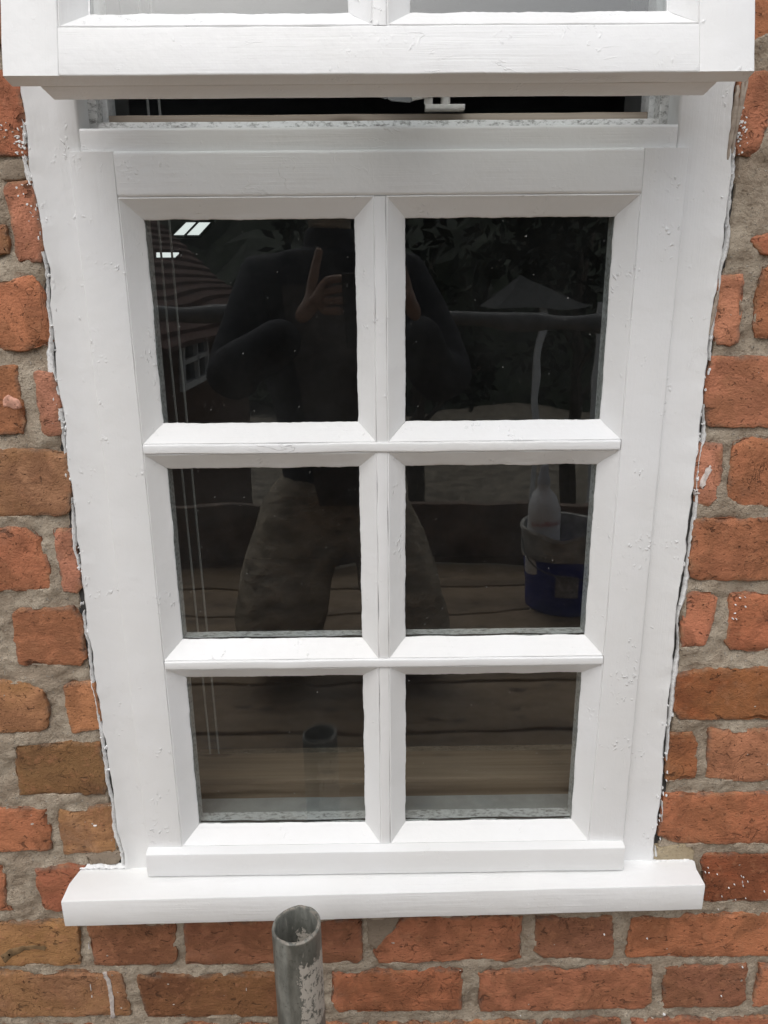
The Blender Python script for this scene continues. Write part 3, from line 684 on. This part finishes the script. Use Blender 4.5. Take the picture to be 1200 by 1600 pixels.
# ------------------------------------------------------------------ scaffold stub in front of the sill
def mk_tube():
    g = N('weathered_scaffold_steel'); ob = g.co('Object')
    n1 = g.noise(g.map(ob, (60, 60, 18)), 1, 6, .65); n2 = g.noise(ob, 260, 4, .6)
    col = g.mix(g.ramp(n1, .35, .65), (.11, .112, .097), (.225, .225, .198)); col = g.mix(g.ramp(n2, .55, .75, 0, .6), col, (.05, .045, .035))
    sx = g.n('ShaderNodeSeparateXYZ', {0: ob})
    mask = g.ma('MULTIPLY', g.ramp(sx.outputs[0], -.006, .004), g.ma('MULTIPLY', g.ramp(sx.outputs[2], -.118, -.10), g.ramp(sx.outputs[2], -.018, -.034, )))
    flake = g.noise(g.map(ob, (210, 210, 120)), 1, 5, .75, .5)
    m = g.ramp(g.ma('ADD', flake, g.ma('MULTIPLY', mask, .27)), .69, .73)
    m = g.ma('MULTIPLY', m, g.ramp(mask, 0.02, .2))
    st = g.ma('MULTIPLY', g.ramp(g.noise(g.map(ob, (190, 190, 20)), 1, 4, .7), .64, .70), .7)
    m = g.ma('MAXIMUM', m, st)
    col = g.mix(m, col, (.50, .46, .40))
    rim = g.ma('MULTIPLY', g.ramp(sx.outputs[2], -.0035, -.001), g.ramp(g.noise(ob, 200, 3), .42, .55)); col = g.mix(g.ma('MULTIPLY', rim, .7), col, (.36, .32, .27))
    return g.bsdf(col, g.ramp(m, 0, 1, .5, .8), g.bump(g.ma('ADD', g.ma('ADD', n1, g.ma('MULTIPLY', n2, .5)), g.ma('MULTIPLY', m, .4)), .0006), .5, 0.25)
M_TUBE = mk_tube()
def scaf_tube(name, loc, L, label, cat, mat, lean=(0, 0, 0), cut=0.):
    mb = MB(); n = 48; r0, r1 = .0236, .0200
    prof = [(r1, -L), (r0, -L)] + [(r0, -L + L*k/12) for k in range(1, 12)] + [(r0, -.0015), (r0 - .0012, -.0002), (r1 + .001, -.0002), (r1, -.0015), (r1, -.12), (r1, -.5*L)]
    mb.lathe(prof, (0, 0, 0), n, True)
    mb.v = [(x + .0004*n3(x, y, z, 60), y + .0004*n3(x, y, z, 60, 2), z + (.0014*n3(x, y, 0, 130, 3) + cut*x if z > -.004 else 0)) for x, y, z in mb.v]
    o = mb.build(name, mat, smooth=40); o.location = loc; o.rotation_euler = lean; return tag(o, label, cat)
scaf_tube('scaffold_tube', (-.0875, -.150, .083), 3.35, 'open ended grey scaffold tube with flaking pale paint standing before the sill', 'tube', M_TUBE, (R(.3), R(-.4), R(8)), .10)

# ------------------------------------------------------------------ things in the room seen through the glass
M_CORD = plain('cord_white', (.48, .48, .46), .7, 90, .1, 0)
for dx, lab in ((0, 'left one of two thin white blind cords hanging behind the left panes'), (.0125, 'right one of two thin white blind cords hanging behind the left panes')):
    mb = MB(); mb.tube([(-.2545 + dx, .195, 1.26), (-.2520 + dx, .195, .60), (-.2435 + dx*.95, .195, .03)], .0015, 6)
    tag(mb.build('blind_cord', M_CORD), lab, 'cord', 'blind cords inside the window')
g = N('bright_daylight_pane'); e = g.n('ShaderNodeEmission', {'Color': (.95, 1, .98), 'Strength': .75}); g.t.links.new(e.outputs[0], g.out.inputs['Surface']); M_DAY = g.m
for pl, bar, lab in (([(265,370),(312,370),(335,345),(290,345)], ((287,370),(311,345)), 'upper slanting bright window on the far side of the dark room'),
                ([(242,392),(282,392),(282,398),(275,405),(242,405)], None, 'lower small bright window on the far side of the dark room')):
    P = [at(a, b, 3.0) for a, b in pl]
    c = sum(P) / len(P); root = empty('far_window', tuple(c), lab, 'window', 'bright windows across the room')
    mb = MB(); n = len(P); vs = [p - c for p in P] + [p - c + np.array([0, .02, 0]) for p in P]
    mb.add(vs, [tuple(range(n))[::-1], tuple(range(n, 2*n))] + [(i, (i+1)%n, (i+1)%n+n, i+n) for i in range(n)]); mb.build('lit_pane', M_DAY, root, smooth=0)
    fm = MB()
    for i in range(n): fm.tube([tuple(P[i] - c), tuple(P[(i+1)%n] - c)], .008, 6)
    if bar: fm.tube([tuple(at(*bar[0], 2.995) - c), tuple(at(*bar[1], 2.995) - c)], .005, 6)
    fm.build('window_frame', M_ROOM, root, smooth=0)

# ------------------------------------------------------------------ behind the camera: what the panes mirror
boards_y = [-.47, -.692, -.914, -1.136, -1.358, -1.58, -1.802]
for i, y in enumerate(boards_y):
    mb = MB(); mb.sweep(rr(y - .104, y + .104, -.368, -.330, .004), 20, alongX, -1.95, 1.95, .001, 4, i)
    tag(mb.build('scaffold_board', M_SCAF), 'weathered scaffold board, %s from the brick wall on the platform' % ('nearest', 'second', 'third', 'fourth', 'fifth', 'sixth', 'farthest')[i], 'board', 'boards of the scaffold platform')
mb = MB(); mb.sweep(rr(-1.985, -1.947, -.340, -.112, .004), 20, alongX, -1.95, 1.95, .001, 4, 9)
tag(mb.build('toe_board', plain('dark_board', (.16,.11,.08), .8, 12, .4)), 'dark toe board standing on edge behind the platform, mirrored in the middle panes', 'board')
M_ST2 = plain('galvanised_steel', (.16, .16, .155), .6, 30, .25, .0003, .2)
mb = MB(); mb.tube([(-2.1, -1.83, .63), (2.1, -1.83, .505)], .0242, 16); tag(mb.build('guard_rail', M_ST2), 'long grey scaffold guard rail tube mirrored across the top panes', 'rail')
for x in (-1.55, 1.55):
    mb = MB(); mb.tube([(x, -1.89, -3.3), (x, -1.89, 1.3)], .0242, 16); tag(mb.build('scaffold_upright', M_ST2), 'grey scaffold upright at the %s end of the platform' % ('left' if x < 0 else 'right'), 'upright', 'scaffold uprights')

# photographer
def skin(name, joints, edges, mat, parent, sub=2):
    me = bpy.data.meshes.new(name); me.from_pydata([j[:3] for j in joints], edges, []); me.materials.append(mat)
    o = bpy.data.objects.new(name, me); C.objects.link(o); o.parent = parent
    m = o.modifiers.new('skin', 'SKIN'); m.use_smooth_shade = True
    for i, j in enumerate(joints):
        s = me.skin_vertices[0].data[i]; s.radius = (j[3], j[4] if len(j) > 4 else j[3]); s.use_root = i == 0
    o.modifiers.new('sub', 'SUBSURF').levels = sub; o.modifiers['sub'].render_levels = sub
    return o
M_JKT = plain('black_jacket', (.012, .013, .018), .8, 20, .3, .001)
M_TRO = plain('khaki_cloth', (.40, .34, .25), .9, 14, .4, .03, stretch=(1, 1, 2.2))
M_SKIN = plain('skin', (.33, .215, .155), .55, 40, .08, .0002)
M_HAIR = plain('dark_hair', (.015, .012, .010), .6, 90, .3, .002)
M_BOOT = plain('brown_boot', (.05, .035, .025), .6, 30, .3, .001)
per = empty('person', (-.2, -1.15, -.33), 'kneeling person in open black jacket and khaki trousers holding a phone, mirrored in the panes', 'person')
def loc(js): return [(x + .2, y + 1.15, z + .33, *r) for x, y, z, *r in js]
body_j = [(-.06,-1.22,.10,.150,.115), (-.06,-1.21,.25,.140,.105), (-.06,-1.19,.44,.165,.115), (-.06,-1.19,.62,.150,.10), (-.06,-1.185,.755,.062), (-.06,-1.18,.82,.055), (-.06,-1.17,.90,.070,.085), (-.06,-1.17,.975,.055,.07),
 (-.232,-1.18,.665,.072), (-.292,-1.05,.45,.055), (-.255,-.93,.50,.050), (-.165,-.81,.575,.036), (.125,-1.18,.665,.075), (.215,-1.05,.45,.058), (.155,-.93,.50,.050), (.085,-.815,.59,.036),
 (.06,-1.21,.06,.115), (.105,-1.10,-.10,.115), (.135,-1.0,-.24,.105), (.11,-1.22,-.275,.062), (.115,-1.42,-.285,.045), (-.17,-1.21,.06,.125), (-.20,-1.08,-.09,.140), (-.215,-.98,-.23,.115), (-.20,-1.22,-.275,.062), (-.205,-1.42,-.285,.045)]
body_j = [(x - (0 if i in (11, 15) else .05), *q_) for i, (x, *q_) in enumerate(body_j)]
body_e = [(0,1),(1,2),(2,3),(3,4),(4,5),(5,6),(6,7),(3,8),(8,9),(9,10),(10,11),(3,12),(12,13),(13,14),(14,15),(0,16),(16,17),(17,18),(18,19),(19,20),(0,21),(21,22),(22,23),(23,24),(24,25)]
bk_ = [0,1,2,3,4,5,6,7] + list(range(16, 26)); bm_ = {v: i for i, v in enumerate(bk_)}
skin('body', loc([(x, y, z, *[q_*(.6 if i in (1, 2, 3) else 1) for q_ in rr_]) for i, (x, y, z, *rr_) in [(i, body_j[i]) for i in bk_]]), [(bm_[a], bm_[b]) for a, b in body_e if a in bm_ and b in bm_], M_TRO, per)
jk = [0,1,2,3,4,5,8,9,10,11,12,13,14,15]; mp = {v: i for i, v in enumerate(jk)}
jj = loc([(x, y, z + (.03 if i == 0 else 0), *[r*1.08 + .008 for r in rr_]) for i, (x, y, z, *rr_) in [(i, body_j[i]) for i in jk]])
skin('jacket', jj, [(mp[a], mp[b]) for a, b in body_e if a in mp and b in mp], M_JKT, per)
mb = MB()
def ball(mb, c, r, n=16, m=10, f=None):
    vs = [];
    for j in range(m + 1):
        for i in range(n):
            th, ph = math.pi*j/m, 2*math.pi*i/n; d = np.array([math.sin(th)*math.cos(ph), math.sin(th)*math.sin(ph), math.cos(th)]); s = f(d) if f else 1
            vs.append(np.array(c) + d*np.array(r)*s)
    mb.add(vs, [(j*n+i, j*n+(i+1)%n, (j+1)*n+(i+1)%n, (j+1)*n+i) for j in range(m) for i in range(n)])
HC = (.09, -.01, 1.265)
ball(mb, HC, (.078, .098, .118), 28, 20, lambda d: 1 + (.10*max(0, d[1])**14 if abs(d[2] + .1) < .35 else 0) - (.10*abs(d[0]) if d[2] < -.4 else 0))
mb.tube([(HC[0], HC[1] + .090, HC[2] + .012), (HC[0], HC[1] + .112, HC[2] - .022), (HC[0], HC[1] + .092, HC[2] - .032)], [.009, .014, .011], 10)
for s in (-1, 1): ball(mb, (HC[0] + s*.079, HC[1] - .005, HC[2] - .005), (.010, .022, .033), 10, 8)
head = mb.build('head', M_SKIN, per, smooth=80)
mb = MB()
M_EYE = plain('eye_white', (.4,.4,.4), .2, 50, .1, 0)
for s in (-1, 1):
    mb = MB(); ball(mb, (HC[0] + s*.031, HC[1] + .083, HC[2] + .012), (.013, .011, .010), 10, 8); mb.build('eye', M_EYE, head)
mb = MB(); mb.tube([(HC[0] - .025, HC[1] + .084, HC[2] - .058), (HC[0], HC[1] + .092, HC[2] - .057), (HC[0] + .025, HC[1] + .084, HC[2] - .058)], .006, 8); mb.build('mouth', plain('lips', (.32,.13,.11), .5, 50, .1, 0), head)
mb = MB(); ball(mb, (HC[0], HC[1] - .014, HC[2] + .022), (.086, .102, .112), 28, 18, lambda d: .6 if (d[1] > .45 and d[2] < .35) else 1.0); mb.build('hair', M_HAIR, head, smooth=80)
def hand(sg, wx, wz):
    X = lambda x: wx - sg * x      # fingers reach towards the phone
    base = [(X(0),-.812,wz,.026,.018), (X(.028),-.800,wz+.032,.034,.015), (X(.050),-.792,wz+.060,.036,.013)]
    js = list(base); es = [(0,1),(1,2)]
    for k, (dz, ln) in enumerate(((.030,.060),(.010,.068),(-.012,.062),(-.032,.048))):
        a = len(js); z = wz + .055 + dz
        js += [(X(.058),-.788,z,.0092), (X(.058 + ln*.5),-.778,z+.004,.0085), (X(.050 + ln*.85),-.770,z+.002,.0075)]; es += [(2,a),(a,a+1),(a+1,a+2)]
    a = len(js); js += [(X(.030),-.800,wz+.075,.0115), (X(.040),-.797,wz+.112,.0100), (X(.052),-.795,wz+.148,.0088)]; es += [(1,a),(a,a+1),(a+1,a+2)]
    return skin('hand', loc(js), es, M_SKIN, per)
mb = MB(); vs = []; nx_, nz_ = 8, 14
for k in range(2):
    for j in range(nz_ + 1):
        for i in range(nx_ + 1):
            t = j/nz_; x = -.045 + (.075 + .05*t) * (2*i/nx_ - 1) + .02*(1 - t); z = .14 + .53*t
            y = -1.19 + math.sqrt(max(0, 1 - (x + .06)**2/.21**2)) * (.118 + .012*math.sin(math.pi*t)) + .012 - .012*k + .004*n3(x, 0, z, 22, 3)
            vs.append((x + .15, y + 1.15, z + .33))
M_ = (nx_+1)*(nz_+1); q0 = lambda k, j, i: k*M_ + j*(nx_+1) + i
fs = [(q0(k,j,i), q0(k,j,i+1), q0(k,j+1,i+1), q0(k,j+1,i)) for k in range(2) for j in range(nz_) for i in range(nx_)]
fs += [(q0(0,j,i), q0(0,j+1,i), q0(1,j+1,i), q0(1,j,i)) for i in (0, nx_) for j in range(nz_)] + [(q0(0,j,i), q0(0,j,i+1), q0(1,j,i+1), q0(1,j,i)) for j in (0, nz_) for i in range(nx_)]
mb.add(vs, fs); mb.build('shirt', plain('grey_shirt', (.085,.078,.07), .9, 30, .25, .003), per, smooth=60)
hand(-1, -.160, .590); hand(1, .085, .600)
for x, y, a in ((.065, -1.46, 1), (-.255, -1.46, 1)):
    mb = MB(); mb.tube([(x + .2, y + 1.13, .03), (x + .2, y + 1.17, .05), (x + .205, y + 1.25, .035), (x + .21, y + 1.33, .028)] if not a else [(x + .2, y + 1.15, .10), (x + .2, y + 1.12, .05), (x + .2, y + 1.10, .02)], [.045, .055, .045, .03] if not a else [.03, .045, .04], 14); mb.build('boot', M_BOOT, per, smooth=70)
mb = MB(); mb.sweep(rr(-.0050, .0028, -.062, .012, .0025), 8, lambda t, p, q: (q, p, t), -.130, .016, 0)
ph = mb.build('phone', plain('phone_black', (.015,.015,.017), .25, 40, .1, 0), smooth=40)
ph.location = tuple(CAM - .013 * fw); ph.rotation_euler = (-PITCH, 0, 0); tag(ph, 'black phone held up in both hands by the kneeling person', 'phone')

# bucket and bottle
bk = empty('paint_bucket', (.585, -1.53, -.330), 'dark blue plastic bucket with a dirty pale rim, mirrored in the right middle pane', 'bucket')
g = N('bucket_blue'); ob = g.co('Object'); M_BLUE = g.bsdf(g.mix(g.ramp(g.noise(ob, 30, 5, .7), .55, .7, 0, .5), (.03, .05, .34), (.4, .38, .34)), .4)
mb = MB(); mb.lathe([(0, .0), (.112, 0), (.116, .012), (.130, .19), (.126, .19), (.110, .02), (0, .018)], (0, 0, 0), 36); mb.build('body', M_BLUE, bk, smooth=40)
mb = MB(); mb.lathe([(.131, .19), (.137, .192), (.141, .262), (.146, .266), (.144, .275), (.135, .272), (.128, .19)], (0, 0, 0), 36, True); mb.build('rim', plain('rim_dirty', (.42,.40,.36), .7, 25, .4), bk, smooth=40)
mb = MB(); mb.tube([(-.142, 0, .235)] + [(-.142*math.cos(math.pi*k/14), .03 + .115*math.sin(math.pi*k/14), .235 - .10*math.sin(math.pi*k/14)) for k in range(1, 14)] + [(.142, 0, .235)], .0025, 6); mb.build('handle', M_ST2, bk)
mb = MB()
for k in range(6):
    a0, a1 = R(112 - k*5), R(107 - k*5); r = .1285
    mb.add([(r*math.cos(a), r*math.sin(a) , z) for z in (.06, .14) for a in (a0, a1)], [(0, 1, 3, 2)])
mb.build('label', plain('bucket_label', (.35,.35,.36), .6, 130, .8, 0), bk, smooth=0)
bo = empty('bottle', (.505, -1.50, -.200), 'white plastic bottle with red lettering standing in the blue bucket', 'bottle')
M_BOT = plain('white_plastic', (.85, .85, .84), .35, 40, .05, 0)
mb = MB(); mb.lathe([(0, 0), (.036, 0), (.038, .006), (.038, .165), (.0385, .185), (.036, .215), (.028, .240), (.017, .256), (.015, .262), (.015, .275), (0, .275)], (0, 0, 0), 32); mb.build('body', M_BOT, bo, smooth=40)
mb = MB(); mb.lathe([(0, .275), (.016, .275), (.016, .296), (.013, .300), (.011, .335), (.008, .340), (0, .340)], (0, 0, 0), 24); mb.build('cap', plain('cap_grey', (.55,.56,.58), .4, 40, .1, 0), bo, smooth=40)
bo.scale = (1.32, 1.32, 1.0)
fc = bpy.data.curves.new('lettering', 'FONT'); fc.body = 'UniBond'; fc.size = .021; fc.align_x = 'CENTER'; fo = bpy.data.objects.new('lettering', fc); C.objects.link(fo)
dg = bpy.context.evaluated_depsgraph_get(); tm = bpy.data.meshes.new_from_object(fo.evaluated_get(dg)); bpy.data.objects.remove(fo)
for v in tm.vertices:
    a = math.pi/2 + v.co.x / .0384; v.co = Vector((.0392*math.cos(a), .0392*math.sin(a), .158 + v.co.y))
tm.materials.clear(); tm.materials.append(plain('red_ink', (.55, .02, .03), .5, 40, .05, 0)); lo = bpy.data.objects.new('lettering', tm); C.objects.link(lo); lo.parent = bo

# neighbouring house, canopy and trees
ho = empty('brick_house', (-3.2, -7.4, -3.3), 'brown brick house with tiled roof across the garden, mirrored in the top left pane', 'house')
M_HW = plain('house_brick', (.13, .075, .05), .9, 25, .3); M_TILE = plain('clay_tile', (.10, .05, .036), .9, 14, .4)
mb = MB(); mb.box((-1.3, -2.4, 0), (1.44, 2.4, 3.56)); mb.build('wall', M_HW, ho, smooth=0)
mb = MB(); rowsN = 16
for s in (-1, 1):
    for k in range(rowsN):
        t0, t1 = k/rowsN, (k + 1)/rowsN
        xa, xb = s*(1.62*(1 - t0)) + .07, s*(1.62*(1 - t1)) + .07; za, zb_ = 3.50 + 1.5*t0, 3.50 + 1.5*t1
        mb.add([(xa,-2.6,za),(xa,2.6,za),(xb,2.6,zb_),(xb,-2.6,zb_),(xa,-2.6,za+.05),(xa,2.6,za+.05),(xb,2.6,zb_+.012),(xb,-2.6,zb_+.012)], [(0,1,2,3),(4,7,6,5),(0,4,5,1),(1,5,6,2),(2,6,7,3),(3,7,4,0)])
mb.build('roof', M_TILE, ho, smooth=0)
M_WP = plain('white_joinery', (.8, .8, .78), .5, 20, .05, 0)
mb = MB()
for y0, y1, z0, z1 in ((.10,.16,3.02,3.56),(1.12,1.18,3.02,3.56),(.16,1.12,3.02,3.09),(.16,1.12,3.50,3.56),(.61,.66,3.09,3.5),(.16,1.12,3.28,3.32)): mb.box((1.445, y0, z0), (1.49, y1, z1))
wf = mb.build('window', M_WP, ho, smooth=0)
mb = MB(); mb.box((1.441, .16, 3.09), (1.450, 1.12, 3.50)); mb.build('pane', plain('dark_pane', (.02,.02,.025), .1, 10, .1, 0), wf, smooth=0)
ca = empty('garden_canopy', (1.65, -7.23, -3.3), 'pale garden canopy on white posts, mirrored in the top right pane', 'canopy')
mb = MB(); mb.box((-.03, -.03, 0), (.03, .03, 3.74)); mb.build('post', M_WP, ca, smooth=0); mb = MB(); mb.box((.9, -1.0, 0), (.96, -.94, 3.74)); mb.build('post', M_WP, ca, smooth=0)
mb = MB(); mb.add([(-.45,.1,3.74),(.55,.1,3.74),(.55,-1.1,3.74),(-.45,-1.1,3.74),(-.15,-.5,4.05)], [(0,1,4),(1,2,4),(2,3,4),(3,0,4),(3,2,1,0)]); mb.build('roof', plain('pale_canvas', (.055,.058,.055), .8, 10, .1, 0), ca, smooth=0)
mb = MB(); nx, ny = 120, 24; vs = []
for j in range(ny + 1):
    for i in range(nx + 1):
        x = -70 + 140*i/nx; y = -24 - 40*j/ny; b = 1.4*n3(x, y, 0, .35, 2) + .8*n3(x, y, 1, .9, 3)
        vs.append((x, y + b, -3.4 + 13*min(1, j/ny*1.15)**.6 * (1 + .25*n3(x, 0, 0, .05, 5)) + b*.8))
mb.add(vs, [(j*(nx+1)+i, j*(nx+1)+i+1, (j+1)*(nx+1)+i+1, (j+1)*(nx+1)+i) for j in range(ny) for i in range(nx)])
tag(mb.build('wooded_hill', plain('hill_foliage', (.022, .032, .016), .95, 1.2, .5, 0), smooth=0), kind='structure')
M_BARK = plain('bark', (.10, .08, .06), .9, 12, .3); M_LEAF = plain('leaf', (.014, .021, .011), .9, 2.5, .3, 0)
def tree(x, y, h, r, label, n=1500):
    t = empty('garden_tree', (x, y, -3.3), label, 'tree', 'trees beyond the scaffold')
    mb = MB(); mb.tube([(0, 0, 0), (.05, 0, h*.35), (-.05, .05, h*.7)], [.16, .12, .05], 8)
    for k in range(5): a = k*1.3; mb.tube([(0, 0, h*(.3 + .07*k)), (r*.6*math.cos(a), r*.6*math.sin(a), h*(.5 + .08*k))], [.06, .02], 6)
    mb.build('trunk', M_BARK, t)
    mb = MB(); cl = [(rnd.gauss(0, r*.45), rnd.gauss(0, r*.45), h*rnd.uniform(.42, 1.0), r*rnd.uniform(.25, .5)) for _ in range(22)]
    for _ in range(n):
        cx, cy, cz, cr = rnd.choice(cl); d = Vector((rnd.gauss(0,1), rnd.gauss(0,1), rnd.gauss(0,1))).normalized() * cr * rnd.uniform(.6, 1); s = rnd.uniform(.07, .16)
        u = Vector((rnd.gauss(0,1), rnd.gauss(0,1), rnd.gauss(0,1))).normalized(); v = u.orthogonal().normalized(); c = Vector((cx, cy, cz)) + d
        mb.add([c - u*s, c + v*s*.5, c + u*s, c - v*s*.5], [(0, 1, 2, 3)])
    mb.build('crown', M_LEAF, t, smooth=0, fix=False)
tree(.6, -11.5, 5.6, 1.8, 'dark leafy garden tree mirrored in the middle of the top right pane'); tree(3.4, -12.5, 6.4, 2.1, 'tall dark garden tree mirrored at the right of the top right pane'); tree(-.6, -13.5, 5.2, 1.9, 'low bushy garden tree beyond the tiled house')
